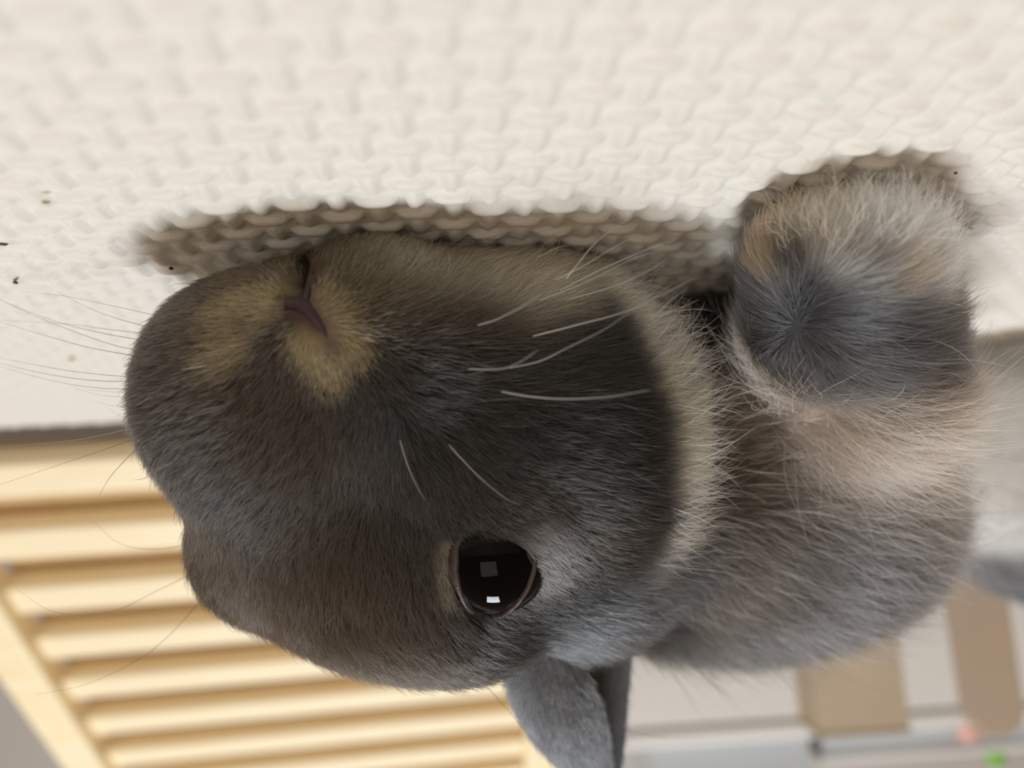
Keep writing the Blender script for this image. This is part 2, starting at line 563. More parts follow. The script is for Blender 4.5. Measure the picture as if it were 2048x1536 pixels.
# coat direction: pixel, direction in the picture (x right, y down), lift
DIRS = [
    (500, 640, -1, .05), (655, 605, .5, -.8), (690, 655, 1, .1), (632, 690, -.35, .9), (585, 640, -.8, .5), (570, 600, -1, -.1), (675, 715, .5, .9), (420, 600, -1, -.1), (440, 700, -1, .15), (340, 700, -1, .1), (320, 800, -1, .2), (360, 880, -.8, .55), (330, 930, -.7, .7),
    (430, 800, -.9, .45), (520, 760, -.6, .8), (600, 720, -.25, 1), (560, 850, -.5, .85), (480, 950, -.6, .8), (620, 1000, -.4, .9), (420, 1080, -.35, .95),
    (400, 1180, -.1, 1), (480, 1180, -.35, .9), (560, 1200, -.05, 1), (560, 1300, .2, 1), (680, 1150, .0, 1), (700, 1290, .35, .95), (800, 1320, .5, .85),
    (720, 820, -.25, .95), (660, 720, .1, 1), (760, 740, .6, .8), (760, 900, -.05, 1), (850, 1000, .1, 1), (800, 1130, .1, 1), (900, 1350, .6, .8),
    (860, 1200, .25, .97), (900, 1260, .5, .85), (1000, 1290, .92, .4), (1000, 1370, .75, .65), (1080, 1250, .93, .35), (1120, 1150, .65, .75),
    (1080, 1060, .7, .7), (1000, 1020, .9, .4), (930, 1020, .6, .6), (870, 900, .7, .7), (1000, 900, .9, .4), (1150, 900, .97, .2), (1200, 1000, .97, .2),
    (1250, 1120, .95, .3), (1180, 1200, .9, .4), (1250, 1250, .85, .5), (850, 760, .95, .2), (800, 640, .85, -.4), (700, 560, .45, -.9), (680, 620, .9, -.3),
    (850, 540, .6, -.8), (950, 600, .75, -.6), (1000, 520, .6, -.75), (1100, 560, .75, -.6), (1000, 720, .97, 0), (1150, 700, .93, -.3), (1250, 620, .8, -.55),
    (1330, 700, .85, -.5), (1400, 800, .92, -.35), (1300, 900, .99, -.05), (1420, 950, 1, -.05), (1380, 1080, .98, .15), (1350, 1180, .92, .35),
    (560, 560, -.5, -.8), (480, 560, -.9, -.4), (620, 540, .1, -1), (590, 500, -.2, -1),
    (1480, 780, .8, -.5), (1500, 900, .95, -.15), (1650, 880, 1, -.1), (1800, 850, .98, -.2), (1650, 1000, .98, .15), (1850, 980, .98, .1),
    (1480, 1080, .8, .55), (1600, 1120, .9, .42), (1800, 1130, .9, .35), (1450, 1230, .85, .5), (1600, 1250, .88, .45), (1380, 1290, .9, .35),
    (1700, 1200, .9, .3), (2040, 1150, 1, 0.05), (2040, 900, .9, -.4), (1990, 800, .8, -.5), (1990, 1020, .9, .1),
    (1900, 750, .98, -.15), (1720, 790, .98, .1), (1560, 780, .6, -.6),
    # whorl of the foreleg
    (1590, 600, -.05, -1), (1560, 620, -.6, -.8), (1550, 650, -1, .1), (1600, 690, .2, 1), (1640, 650, 1, .05), (1640, 610, .7, -.7),
    (1500, 560, -.5, -.85), (1490, 640, -.8, -.2), (1560, 520, -.15, -1), (1620, 480, .0, -1), (1700, 520, .45, -.9), (1790, 560, .75, -.65), (1850, 620, 1, -.2),
    (1700, 600, .9, -.4), (1750, 680, 1, 0), (1850, 700, 1, 0), (1700, 740, .95, .25), (1560, 430, -.25, -1), (1640, 420, 0, -1), (1750, 430, .15, -1), (1850, 450, .5, -.85),
    (1530, 720, .0, 1), (1840, 540, .8, -.6),
]
DIRS = np.array(DIRS, float)
dP = hit(DIRS[:, 0], DIRS[:, 1])
dV = DIRS[:, 2:3] * IR + DIRS[:, 3:4] * ID
dN = grad(dP, False)
dV -= (dV * dN).sum(1)[:, None] * dN
dV /= np.linalg.norm(dV, axis=1)[:, None]

def field(P, X, Y, sig, chunk=40000):
    out = np.zeros((len(P), Y.shape[1]))
    sig = np.broadcast_to(sig, (len(X),))
    for i in range(0, len(P), chunk):
        p = P[i:i + chunk]
        d2 = ((p[:, None, :] - X[None]) ** 2).sum(2)
        e = -d2 / (2 * sig[None] ** 2)
        e -= e.max(1)[:, None]
        w = np.exp(e)
        w /= w.sum(1)[:, None]
        out[i:i + chunk] = w @ Y
    return out

# coat colour: pixel, sRGB of the hair, spread mm, strength
GREY, DGREY, BROWN = (77, 73, 71), (44, 43, 43), (88, 72, 58)
BEIGE, SAND, WHITE, PALE, CHEST = (178, 160, 124), (176, 166, 146), (248, 246, 242), (238, 233, 220), (212, 194, 180)
COLS = [(x, y, GREY, 12, .25) for x, y in [(700, 900), (450, 900), (500, 1100), (800, 1150), (1000, 900), (1200, 900), (900, 750), (1150, 1100),
        (1300, 1250), (900, 1300), (600, 1000), (350, 800), (1500, 1300), (1700, 1200), (1800, 1100), (2000, 1150), (1650, 680), (1800, 700), (1500, 620)]]
COLS += [(x, y, DGREY, 9, .5) for x, y in [(1250, 850), (1200, 750), (1280, 980), (1150, 850), (900, 850), (850, 760), (1080, 760), (1050, 1230), (1180, 980)]]
COLS += [(x, y, BROWN, 7, .5) for x, y in [(650, 1300), (560, 1220), (450, 1120), (740, 1220), (820, 1330), (650, 1120), (1130, 1060), (1000, 620), (860, 620), (600, 880), (450, 780)]]
COLS += [(x, y, DGREY, 3.5, 1.0) for x, y in [(1120, 1160), (1140, 1200), (1080, 1230)]]
COLS += [(x, y, (160, 158, 160), 2.2, 3.0) for x, y in [(1095, 1080), (1100, 1120), (1095, 1160)]]
COLS += [(x, y, (160, 150, 134), 1.0, 2.2) for x, y in [(893, 1100), (888, 1140), (893, 1180)]]
COLS += [(x, y, BEIGE, 1.7, 2.0) for x, y in [(520, 612), (480, 600), (450, 630), (470, 690), (440, 712), (650, 600), (668, 625), (690, 670), (705, 700), (640, 712), (662, 745), (620, 690), (545, 590)]]
COLS += [(x, y, (112, 98, 76), 4, .7) for x, y in [(560, 560), (640, 540), (720, 540), (760, 600), (430, 650), (500, 560), (690, 580)]]
COLS += [(x, y, SAND, 4.5, 1.5) for x, y in [(900, 540), (980, 520), (1050, 550), (1100, 520), (820, 520)]]
COLS += [(x, y, (206, 196, 174), 4.0, 3.0) for x, y in [(960, 540), (1030, 570), (1080, 560)]]
COLS += [(x, y, PALE, 2.4, 4.0) for x, y in [(1230, 575), (1260, 600), (1285, 635), (1307, 670), (1323, 710), (1337, 750), (1350, 790), (1360, 830), (1367, 870), (1370, 910), (1368, 950), (1215, 575), (1245, 600), (1270, 635), (1292, 670), (1308, 710), (1322, 750), (1335, 790), (1345, 830), (1352, 870), (1355, 910), (1353, 950)]]
COLS += [(x, y, (168, 166, 166), 2.6, 1.6) for x, y in [(1360, 990), (1350, 1030), (1335, 1070), (1315, 1110), (1295, 1150)]]
COLS += [(x, y, (118, 122, 130), 5, 1.3) for x, y in [(1270, 1200), (1200, 1270), (1330, 1200), (1120, 1320)]]
COLS += [(x, y, CHEST, 6, 1.3) for x, y in [(1600, 860), (1700, 850), (1800, 860), (1680, 920), (1800, 930), (1880, 880), (1560, 800)]]
COLS += [(x, y, (158, 148, 140), 6, 1.6) for x, y in [(1600, 980), (1750, 1000), (1860, 980), (1520, 880)]]
COLS += [(x, y, (92, 80, 70), 5, 2.0) for x, y in [(1450, 960), (1500, 1050), (1560, 1130), (1480, 1000), (1470, 1100), (1520, 1180), (1440, 1200)]]
COLS += [(x, y, (124, 122, 126), 9, 1.6) for x, y in [(1650, 1100), (1800, 1100), (1650, 1220), (1880, 1130)]]
COLS += [(x, y, WHITE, 3.8, 9.0) for x, y in [(1660, 395), (1670, 440), (1720, 460), (1880, 440), (1700, 430), (1750, 420), (1790, 450), (1840, 470), (1730, 400), (1820, 420), (1880, 500), (1780, 380), (1690, 400)]]
COLS += [(x, y, (196, 172, 142), 2.6, 2.0) for x, y in [(1535, 500), (1560, 460), (1610, 470), (1640, 500), (1650, 450), (1600, 420), (1790, 545), (1800, 520), (1540, 540)]]
COLS += [(x, y, (42, 40, 44), 2.0, 5.0) for x, y in [(1592, 520), (1590, 550), (1738, 505), (1735, 535), (1850, 520), (1700, 500)]]
COLS += [(x, y, (98, 98, 103), 4, 1.0) for x, y in [(1590, 640), (1620, 600), (1700, 620), (1800, 640), (1520, 600), (1750, 740), (1860, 760)]]
COLS += [(x, y, (110, 80, 84), 1.0, 4.0) for x, y in [(612, 560), (616, 530), (600, 606), (640, 650), (664, 690), (620, 625)]]
cP = hit([c[0] for c in COLS], [c[1] for c in COLS])
cC = np.array([lin(*c[2]) for c in COLS])
cS = np.array([c[3] for c in COLS]) * 1e-3
cW = np.array([c[4] for c in COLS])

def coat(P, chunk=40000):
    out = np.zeros((len(P), 3))
    base = np.array(lin(*GREY))
    for i in range(0, len(P), chunk):
        p = P[i:i + chunk]
        d2 = ((p[:, None, :] - cP[None]) ** 2).sum(2)
        w = cW[None] * np.exp(-d2 / (2 * cS[None] ** 2)) + 1e-12
        c = (w @ cC + 0.01 * base) / (w.sum(1)[:, None] + 0.01)
        # white belly and flank behind the shoulder, grey back above it
        dp = (p - CAM) @ Fv
        rear = np.clip((dp - 0.244) / 0.018, 0, 1)[:, None]
        low = np.clip((0.084 - p[:, 2]) / 0.008 + .5, 0, 1)[:, None]
        belly = low * np.array([0.96, 0.96, 0.96]) + (1 - low) * np.array(lin(104, 105, 112))
        out[i:i + chunk] = c * (1 - rear) + belly * rear
    return out

# hair length mm at pixels
LENS = [(600, 620, 1.3), (640, 665, 1.3), (660, 690, 1.6), (650, 560, 2.6), (500, 640, 2.5), (660, 700, 2.2), (400, 750, 4), (330, 850, 5), (560, 800, 3.6), (700, 900, 4.5), (450, 1050, 5), (420, 1180, 5.5), (600, 1250, 5),
        (850, 1250, 4.5), (930, 1340, 6), (700, 1100, 4.5), (850, 900, 5), (870, 1140, 2.6), (930, 1040, 2.4), (1090, 1060, 3), (1110, 1160, 3), (980, 1260, 3.2), (1060, 1320, 6), (1000, 900, 5), (1150, 750, 6), (1200, 1000, 6), (1250, 1200, 7),
        (850, 600, 5), (1000, 520, 7), (750, 540, 4), (1300, 620, 8), (1380, 750, 9), (1410, 900, 9), (1380, 1080, 8), (1330, 900, 7),
        (1500, 800, 12), (1550, 950, 15), (1700, 880, 15), (1800, 950, 15), (1500, 1100, 14), (1650, 1150, 14), (1450, 1270, 12), (1800, 1100, 13), (2000, 900, 14), (2040, 1150, 12),
        (1590, 620, 5), (1560, 520, 6.5), (1700, 560, 7), (1650, 440, 6.5), (1750, 430, 6.5), (1850, 600, 8), (1800, 720, 9), (1490, 620, 6)]
lP = hit([l[0] for l in LENS], [l[1] for l in LENS])
lL = np.array([[l[2] * 1e-3] for l in LENS])

# ------------------------------------------------------------------ rabbit objects
rabbit = empty('rabbit', tuple(at(1200, 900, 170) * np.array([1, 1, 0])))
tag(rabbit, 'grey rabbit with cream nose and white paw resting its chin on the mat', 'rabbit')

def color_attr(me, cols):
    ca = me.color_attributes.new('coat', 'FLOAT_COLOR', 'POINT')
    ca.data.foreach_set('color', np.hstack([cols, np.ones((len(cols), 1))]).astype(np.float32).ravel())
M_skin = material('rabbit_skin', (0.05, 0.04, 0.04), 0.8, 0.1, attr='coat')
body_cols = coat(BV)
color_attr(body_me, body_cols * np.clip(0.35 + 0.75 * body_cols.mean(1, keepdims=True), .35, .95))
body = link('body', body_me, rabbit, M_skin)

# fur shader: soft diffuse hair with a faint glossy coat
M_fur = bpy.data.materials.new('fur_hair')
M_fur.use_nodes = True
nt = M_fur.node_tree
for n in list(nt.nodes):
    nt.nodes.remove(n)
out = nt.nodes.new('ShaderNodeOutputMaterial')
at_n = nt.nodes.new('ShaderNodeAttribute'); at_n.attribute_name = 'coat'
hb = nt.nodes.new('ShaderNodeBsdfHairPrincipled')
hb.parametrization = 'COLOR'
hb.inputs['Roughness'].default_value = 0.32
hb.inputs['Radial Roughness'].default_value = 0.5
hb.inputs['Coat'].default_value = 0.0
nt.links.new(at_n.outputs['Color'], hb.inputs['Color'])
db = nt.nodes.new('ShaderNodeBsdfDiffuse')
mx = nt.nodes.new('ShaderNodeMixShader')
mx.inputs[0].default_value = 0.45
nt.links.new(at_n.outputs['Color'], db.inputs['Color'])
nt.links.new(hb.outputs[0], mx.inputs[1])
nt.links.new(db.outputs[0], mx.inputs[2])
nt.links.new(mx.outputs[0], out.inputs['Surface'])

def make_fur(name, P, N, T, L, C, R, lift=0.35, curl=0.0, jit=0.16, npt=6, follow=True, clump=0.5, parent=None, label=None, bright=0.22):
    n = len(P)
    B = np.cross(N, T)
    # clumps share a bend
    cell = np.floor(P / 0.0016).astype(np.int64)
    hsh = (cell[:, 0] * 73856093) ^ (cell[:, 1] * 19349663) ^ (cell[:, 2] * 83492791)
    cr = (np.sin(hsh[:, None] * np.array([12.9898, 78.233, 37.719])) * 43758.5453) % 1.0 * 2 - 1
    cell2 = np.floor(P / 0.0060 + 0.37).astype(np.int64)
    hsh2 = (cell2[:, 0] * 73856093) ^ (cell2[:, 1] * 19349663) ^ (cell2[:, 2] * 83492791)
    a = jit * rng.normal(size=n) + clump * 0.32 * cr[:, 0]
    lf = lift * (1 + 0.45 * rng.normal(size=n) + clump * 0.5 * cr[:, 1])
    lf = np.clip(lf, 0.05, 1.3)
    bend = jit * 0.9 * rng.normal(size=n) + clump * .2 * cr[:, 2]
    ll = L * np.clip(1 + 0.22 * rng.normal(size=n), .4, 1.7)
    pts = np.zeros((n, npt, 3))
    p = P - N * 0.0002
    pts[:, 0] = p
    seg = ll / (npt - 1)
    wob = rng.normal(size=(n, 2)) * curl
    for k in range(1, npt):
        s = k / (npt - 1)
        ang = a + bend * s + wob[:, 0] * np.sin(s * 5)
        up_ = lf * (1.25 - 0.75 * s) + wob[:, 1] * np.cos(s * 5) * .5
        d = T * np.cos(ang)[:, None] + B * np.sin(ang)[:, None]
        d = d * np.cos(up_)[:, None] + N * np.sin(up_)[:, None]
        p = p + d * seg[:, None]
        pts[:, k] = p
    if follow:
        want = lf * ll * 0.55
        for k in range(2, npt):
            s = k / (npt - 1)
            q = pts[:, k]
            d = sdf(q, False)
            goal = np.minimum(np.sin(lf) * ll * s * 0.8, want * 1.2) + 0.0002
            pts[:, k] = q - N * np.clip((d - goal), -0.004, 0.004)[:, None] * 0.6
    pts[:, :, 2] = np.maximum(pts[:, :, 2], 0.0005)
    hc = bpy.data.hair_curves.new(name)
    hc.add_curves([npt] * n)
    hc.attributes['position'].data.foreach_set('vector', pts.astype(np.float32).ravel())
    prof = np.array([1.0, 1.0, .9, .75, .5, .12]) if npt == 6 else np.interp(np.linspace(0, 1, npt), [0, .4, .8, 1], [1, .9, .5, .1])
    rad = (R * np.clip(1 + .3 * rng.normal(size=n), .4, 2))[:, None] * prof[None]
    ra = hc.attributes.get('radius') or hc.attributes.new('radius', 'FLOAT', 'POINT')
    ra.data.foreach_set('value', rad.astype(np.float32).ravel())
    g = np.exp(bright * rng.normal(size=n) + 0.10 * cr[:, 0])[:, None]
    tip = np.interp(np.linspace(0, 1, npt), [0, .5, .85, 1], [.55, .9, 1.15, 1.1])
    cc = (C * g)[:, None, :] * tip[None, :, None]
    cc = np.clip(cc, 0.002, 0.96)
    cc = np.concatenate([cc, np.ones((n, npt, 1))], 2)
    ca = hc.attributes.new('coat', 'FLOAT_COLOR', 'POINT')
    ca.data.foreach_set('color', cc.astype(np.float32).ravel())
    o = link(name, hc, parent, M_fur)
    o['kind'] = 'stuff'
    if label:
        o['label'] = label
    return o

# sample roots over the body mesh
body_me.calc_loop_triangles()
tri = np.empty(len(body_me.loop_triangles) * 3, np.int32)
body_me.loop_triangles.foreach_get('vertices', tri); tri = tri.reshape(-1, 3)
A_, B_, C_ = BV[tri[:, 0]], BV[tri[:, 1]], BV[tri[:, 2]]
area = np.linalg.norm(np.cross(B_ - A_, C_ - A_), axis=1) / 2
cen = (A_ + B_ + C_) / 3
fn = np.cross(B_ - A_, C_ - A_); fn /= np.linalg.norm(fn, axis=1)[:, None] + 1e-15
# density: full on the side towards the phone, thinner far back where nothing sharp can be seen
depth = (cen - CAM) @ Fv
facing = (fn * ((CAM - cen) / np.linalg.norm(CAM - cen, axis=1)[:, None])).sum(1)
dens = np.where(facing > -0.35, 1.0, 0.22) * np.interp(depth, [0.1, 0.16, 0.2, 0.24, 0.3], [1, 1, .75, .35, .25])
dens *= np.where(sdf(cen - fn * -0.0004, False) < -0.0004, 0.0, 1.0)

def sample(n, wgt):
    w = area * wgt
    cdf = np.cumsum(w); cdf /= cdf[-1]
    t = np.searchsorted(cdf, rng.random(n))
    u, v = rng.random(n), rng.random(n)
    f = u + v > 1
    u[f], v[f] = 1 - u[f], 1 - v[f]
    return A_[t] + u[:, None] * (B_[t] - A_[t]) + v[:, None] * (C_[t] - A_[t])

# eye opening, in the eye's own plane (mm to the right, mm down in the picture)
def eye_ray_hit(px, py, R=EYE_R):
    d = ray(px, py); d = d / np.linalg.norm(d)
    oc = CAM - EYE_C
    b_ = oc @ d
    disc = b_ * b_ - (oc @ oc - R * R)
    t = -b_ - math.sqrt(max(disc, 0))
    return CAM + d * t
ap3 = np.array([eye_ray_hit(x, y) for x, y in APER])
apc = np.array([(p - EYE_C) @ IR for p in ap3]), np.array([(p - EYE_C) @ ID for p in ap3])
ang_a = np.arctan2(apc[1], apc[0]); rad_a = np.hypot(apc[0], apc[1])
o_ = np.argsort(ang_a); ang_s, rad_s = ang_a[o_], rad_a[o_]
def aper_r(a):
    return np.interp(a, np.concatenate([[ang_s[-1] - 2 * math.pi], ang_s, [ang_s[0] + 2 * math.pi]]), np.concatenate([[rad_s[-1]], rad_s, [rad_s[0]]]))

def mask(P):
    q = P - EYE_C
    u, v, w = q @ IR, q @ ID, q @ Fv
    rr = np.hypot(u, v)
    ok = ~((rr < aper_r(np.arctan2(v, u)) - 0.0012 + np.where(u < -0.003, .0028, 0)) & (w < 0.004) & (np.linalg.norm(q, axis=1) < 0.016))
    ok &= np.linalg.norm(P - (EYE2_C + E2D * 0.0085), axis=1) > 0.0072
    for a, b, r in zip(cutA, cutB, cutr):
        ab = b - a
        t = np.clip(((P - a) @ ab) / (ab @ ab), 0, 1)
        ok &= np.linalg.norm(P - a - t[:, None] * ab, axis=1) > r * (2.0 if r > .0009 else 1.3)
    return ok

def coat_fur(name, n, wgt, rad_mm, lift, jit, curl=0., clump=.5, lscale=1.0, cmul=1.0, label=None, bright=.22, npt=6):
    P = sample(n, wgt)
    P = P[mask(P)]
    N = grad(P, False)
    T = field(P, dP, dV, 0.0032)
    T -= (T * N).sum(1)[:, None] * N
    T /= np.linalg.norm(T, axis=1)[:, None] + 1e-9
    L = field(P, lP, lL, 0.006)[:, 0] * lscale
    C = coat(P) * cmul
    return make_fur(name, P, N, T, L, C, rad_mm * 1e-3, lift, curl, jit, npt, True, clump, rabbit, label, bright)

Lc = field(cen, lP, lL, 0.008)[:, 0]
w_short = dens * np.clip((0.0125 - Lc) / 0.004, 0, 1)
w_long = dens * np.clip((Lc - 0.0085) / 0.004, 0, 1)
q_ = (cen - CAM); cpx = 1024 + FPX * (q_ @ IR) / (q_ @ Fv); 
leg_w = np.exp(-((cen - bc[22]) ** 2).sum(1) / (2 * 0.014 ** 2))
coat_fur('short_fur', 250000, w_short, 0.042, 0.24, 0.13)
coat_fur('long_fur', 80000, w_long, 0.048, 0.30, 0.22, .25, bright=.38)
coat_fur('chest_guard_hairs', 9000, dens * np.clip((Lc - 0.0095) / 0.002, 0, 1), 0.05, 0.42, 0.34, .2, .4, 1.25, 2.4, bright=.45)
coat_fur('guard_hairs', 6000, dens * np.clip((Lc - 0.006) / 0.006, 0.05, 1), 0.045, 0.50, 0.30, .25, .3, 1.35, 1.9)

# pale ruff of longer hairs along the rim of the cheek
ruff_px = [(1225, 555), (1262, 590), (1290, 630), (1312, 672), (1330, 715), (1345, 760), (1355, 805), (1362, 850), (1366, 900), (1362, 950), (1352, 1000), (1340, 1050), (1322, 1100)]
ruff_P = hit([p[0] for p in ruff_px], [p[1] for p in ruff_px])
Pr = sample(90000, dens)
dr = np.sqrt(((Pr[:, None, :] - ruff_P[None]) ** 2).sum(2)).min(1)
Pr = Pr[dr < 0.0042][:3200]
Nr = grad(Pr, False)
Tr = field(Pr, dP, dV, 0.0032); Tr -= (Tr * Nr).sum(1)[:, None] * Nr; Tr /= np.linalg.norm(Tr, axis=1)[:, None]
hgt = np.clip((Pr[:, 2] - 0.055) / 0.02, 0, 1)[:, None]
Cr = (1 - hgt) * np.array(lin(246, 242, 230)) + hgt * np.array(lin(165, 165, 168))
make_fur('cheek_ruff', Pr, Nr, Tr, np.full(len(Pr), .0125), Cr, 0.042e-3, .42, .12, .26, 7, False, .7, rabbit, 'pale ruff of hair along the cheek', .3)

# loose curly tufts hanging over the toes
Pt = sample(120000, dens)
toe = bc[23]
q = (Pt - toe); qu, qv, qw = q @ IR, q @ ID, q @ Fv
keep = (np.linalg.norm(q, axis=1) < 0.020) & (qw < 0.002) & (qv < 0.001) & (qu > -0.013)
Pt = Pt[keep][:9000]
Nt = grad(Pt, False)
Tt = field(Pt, dP, dV, 0.0032) - ID * 0.2; Tt -= (Tt * Nt).sum(1)[:, None] * Nt; Tt /= np.linalg.norm(Tt, axis=1)[:, None]
qu = (Pt - toe) @ IR
wh = np.clip((qu + 0.0055) / 0.005 + rng.normal(size=len(Pt)) * .3, 0, 1)[:, None]
Ct = wh * np.array([.97, .96, .94]) + (1 - wh) * np.array(lin(208, 190, 162))
make_fur('toe_fur', Pt, Nt, Tt, np.full(len(Pt), .0072), Ct, 0.05e-3, .75, .45, .4, 8, False, .8, rabbit, 'white curly fur over the toes', .12)

# ------------------------------------------------------------------ eye, lids, nose
eyes = []
def sphere_mesh(name, r, seg=64, rings=40):
    bm = bmesh.new(); bmesh.ops.create_uvsphere(bm, u_segments=seg, v_segments=rings, radius=r)
    me = bpy.data.meshes.new(name); bm.to_mesh(me); bm.free()
    me.polygons.foreach_set('use_smooth', [True] * len(me.polygons))
    return me
M_eye = material('eye_black', (0.0015, 0.0015, 0.002), 0.03, 0.12)
ebx = link('eye', sphere_mesh('eye', EYE_R - 0.0001), rabbit, M_eye)
ebx.location = EYE_C
ebx.matrix_parent_inverse = rabbit.matrix_world.inverted()
tag(ebx, 'glossy black eye')

ey2 = link('eye', sphere_mesh('eye', 0.0098), rabbit, M_eye)
ey2.location = EYE2_C
ey2.matrix_parent_inverse = rabbit.matrix_world.inverted()
tag(ey2, 'glossy black eye')

M_lid = material('eyelid_skin', lin(74, 60, 56), 0.45, 0.5, noise=(900, lin(54, 44, 43), (1, 1, 1)), bump=(1500, .4, .0003))
NA = 96
Vl, Fl = [], []
for i in range(NA):
    a = 2 * math.pi * i / NA - math.pi
    r0 = float(aper_r(a))
    r0 = np.mean([float(aper_r((a + k * .06 + math.pi) % (2 * math.pi) - math.pi)) for k in (-2, -1, 0, 1, 2)])
    wide = 0.0011 + 0.0013 * max(0, -math.cos(a - 0.45)) ** 1.2
    px_, py_ = None, None
    cz = math.sqrt(max(EYE_R ** 2 - min(r0, EYE_R * .98) ** 2, 0))
    p = EYE_C + (IR * math.cos(a) + ID * math.sin(a)) * r0 - Fv * cz
    n_ = (p - EYE_C) / np.linalg.norm(p - EYE_C)
    tg = (IR * math.cos(a) + ID * math.sin(a)); tg = tg - (tg @ n_) * n_; tg /= np.linalg.norm(tg)
    for (dr, rise) in ((-0.0001, -0.0008), (0.0, 0.00015), (0.00022, 0.0005), (0.55 * wide, 0.00055), (0.95 * wide, 0.0001), (1.6 * wide, -0.0012)):
        Vl.append(p + n_ * rise + tg * dr)
for i in range(NA):
    for k in range(5):
        a, b = i * 6 + k, ((i + 1) % NA) * 6 + k
        Fl.append((a, a + 1, b + 1, b))
link('eyelid', mesh_np('eyelid', Vl, Fl), rabbit, M_lid)

_a = np.cross(E2D, [0, 0, 1.0]); _a /= np.linalg.norm(_a); _b = np.cross(E2D, _a)
ring = [EYE2_C + E2D * 0.0066 + 0.0074 * (_a * math.cos(t) + _b * math.sin(t)) for t in np.linspace(0, 2 * math.pi, 25)]
link('eyelid', tube_mesh('eyelid', ring, 0.0009, 0.0009, 8, 60), rabbit, M_lid)

M_nose = material('nose_skin', lin(66, 48, 50), 0.6, 0.3, noise=(600, lin(50, 36, 38), (1, 1, 1)), bump=(1800, .4, .0004))
def follow_strip(pts, r, name, lift=-0.0004):
    P = hit([p[0] for p in pts], [p[1] for p in pts])
    g = grad(P, False)
    P = P + g * lift
    return link(name, tube_mesh(name, P, r, r * .5, 10, 24), rabbit, M_nose)
follow_strip([(570, 605), (592, 606), (612, 614), (632, 636), (650, 664), (664, 690)], 0.0015, 'nose', -0.0010)
follow_strip([(606, 606), (612, 580), (616, 552), (620, 528)], 0.0008, 'upper_lip', -0.0012)

# ------------------------------------------------------------------ ears
def ear(name, cl, widths, side, opening, parent):
    """leaf with a C-shaped section; cl = centreline points, opening = direction the cup looks"""
    cl = np.array(cl); n = 40; ns = 28
    t = np.linspace(0, 1, len(cl)); tt = np.linspace(0, 1, n)
    # smooth centreline
    C = np.stack([np.polyval(np.polyfit(t, cl[:, k], min(3, len(cl) - 1)), tt) for k in range(3)], 1)
    Wd = np.interp(tt, np.linspace(0, 1, len(widths)), widths)
    Wd = np.convolve(np.pad(Wd, 3, mode='edge'), np.ones(7) / 7, 'valid')
    T = np.gradient(C, axis=0); T /= np.linalg.norm(T, axis=1)[:, None]
    V, Fq = [], []
    for i in range(n):
        s_ = side - (side @ T[i]) * T[i]; s_ /= np.linalg.norm(s_)
        o2 = np.cross(T[i], s_); o2 = o2 if o2 @ opening > 0 else -o2
        for k in range(ns):
            ph = -2.55 + 4.5 * k / (ns - 1)
            x = math.sin(ph)
            z = math.cos(ph) * 0.72 - max(0, ph - 1.1) * 0.85
            V.append(C[i] + Wd[i] * (x * s_ - z * o2))
    for i in range(n - 1):
        for k in range(ns - 1):
            a = i * ns + k
            Fq.append((a, a + 1, a + ns + 1, a + ns))
    V = np.array(V)
    me = mesh_np(name, V, Fq)
    o = link(name, me, parent, M_skin)
    return o, V.reshape(n, ns, 3), T

def ear_fur(name, G, T, parent, n_h, colf):
    n, ns, _ = G.shape
    u = rng.random(n_h) * (n - 1.001); v = rng.random(n_h) * (ns - 1.001)
    i, k = u.astype(int), v.astype(int)
    fu, fv = (u - i)[:, None], (v - k)[:, None]
    P = G[i, k] * (1 - fu) * (1 - fv) + G[i + 1, k] * fu * (1 - fv) + G[i, k + 1] * (1 - fu) * fv + G[i + 1, k + 1] * fu * fv
    N = np.cross(G[i + 1, k] - G[i, k], G[i, k + 1] - G[i, k]); N /= np.linalg.norm(N, axis=1)[:, None] + 1e-12
    cen_ = G.mean(axis=1)[i]
    sgn = np.sign(((P - cen_) * N).sum(1))[:, None]
    N = N * sgn * np.where(rng.random((n_h, 1)) < np.where(k > ns * .72, .35, .75)[:, None], 1, -1)
    D = T[i] - (T[i] * N).sum(1)[:, None] * N
    D /= np.linalg.norm(D, axis=1)[:, None]
    return make_fur(name, P, N, D, np.full(n_h, .0038), colf(P), 0.045e-3, .25, 0, .15, 5, False, .5, parent)

near_cl = [at(1090, 1190, 172), at(1105, 1265, 178), at(1120, 1340, 184), at(1145, 1410, 190), at(1175, 1480, 197), at(1200, 1550, 204), at(1220, 1640, 212)]
e_o, G, T = ear('ear', near_cl, [.0100, .0140, .0170, .0172, .0165, .0140, .0108, .0078, .0045, .0006], IR * .25 + Fv * .97, IR, rabbit)
earcol = lambda P: np.tile(np.array(lin(124, 129, 140)), (len(P), 1)) * np.exp(.15 * np.sin(P[:, :1] * 900) + .1 * np.sin(P[:, 2:] * 700))
color_attr(e_o.data, np.tile(np.array(lin(104, 100, 98)), (len(e_o.data.vertices), 1)))
ear_fur('ear_fur', G, T, e_o, 34000, earcol)
far_cl = [p + Fv * 0.024 + IR * 0.003 - ID * .002 for p in near_cl]
e_f, G2, T2 = ear('ear', far_cl, [.0075, .0085, .0080, .0070, .0062, .0054, .0044, .0028, .0004], IR, Fv * .7 + IR * .6, rabbit)
color_attr(e_f.data, np.tile(np.array(lin(104, 100, 98)), (len(e_f.data.vertices), 1)))
ear_fur('ear_fur', G2, T2, e_f, 6000, earcol)

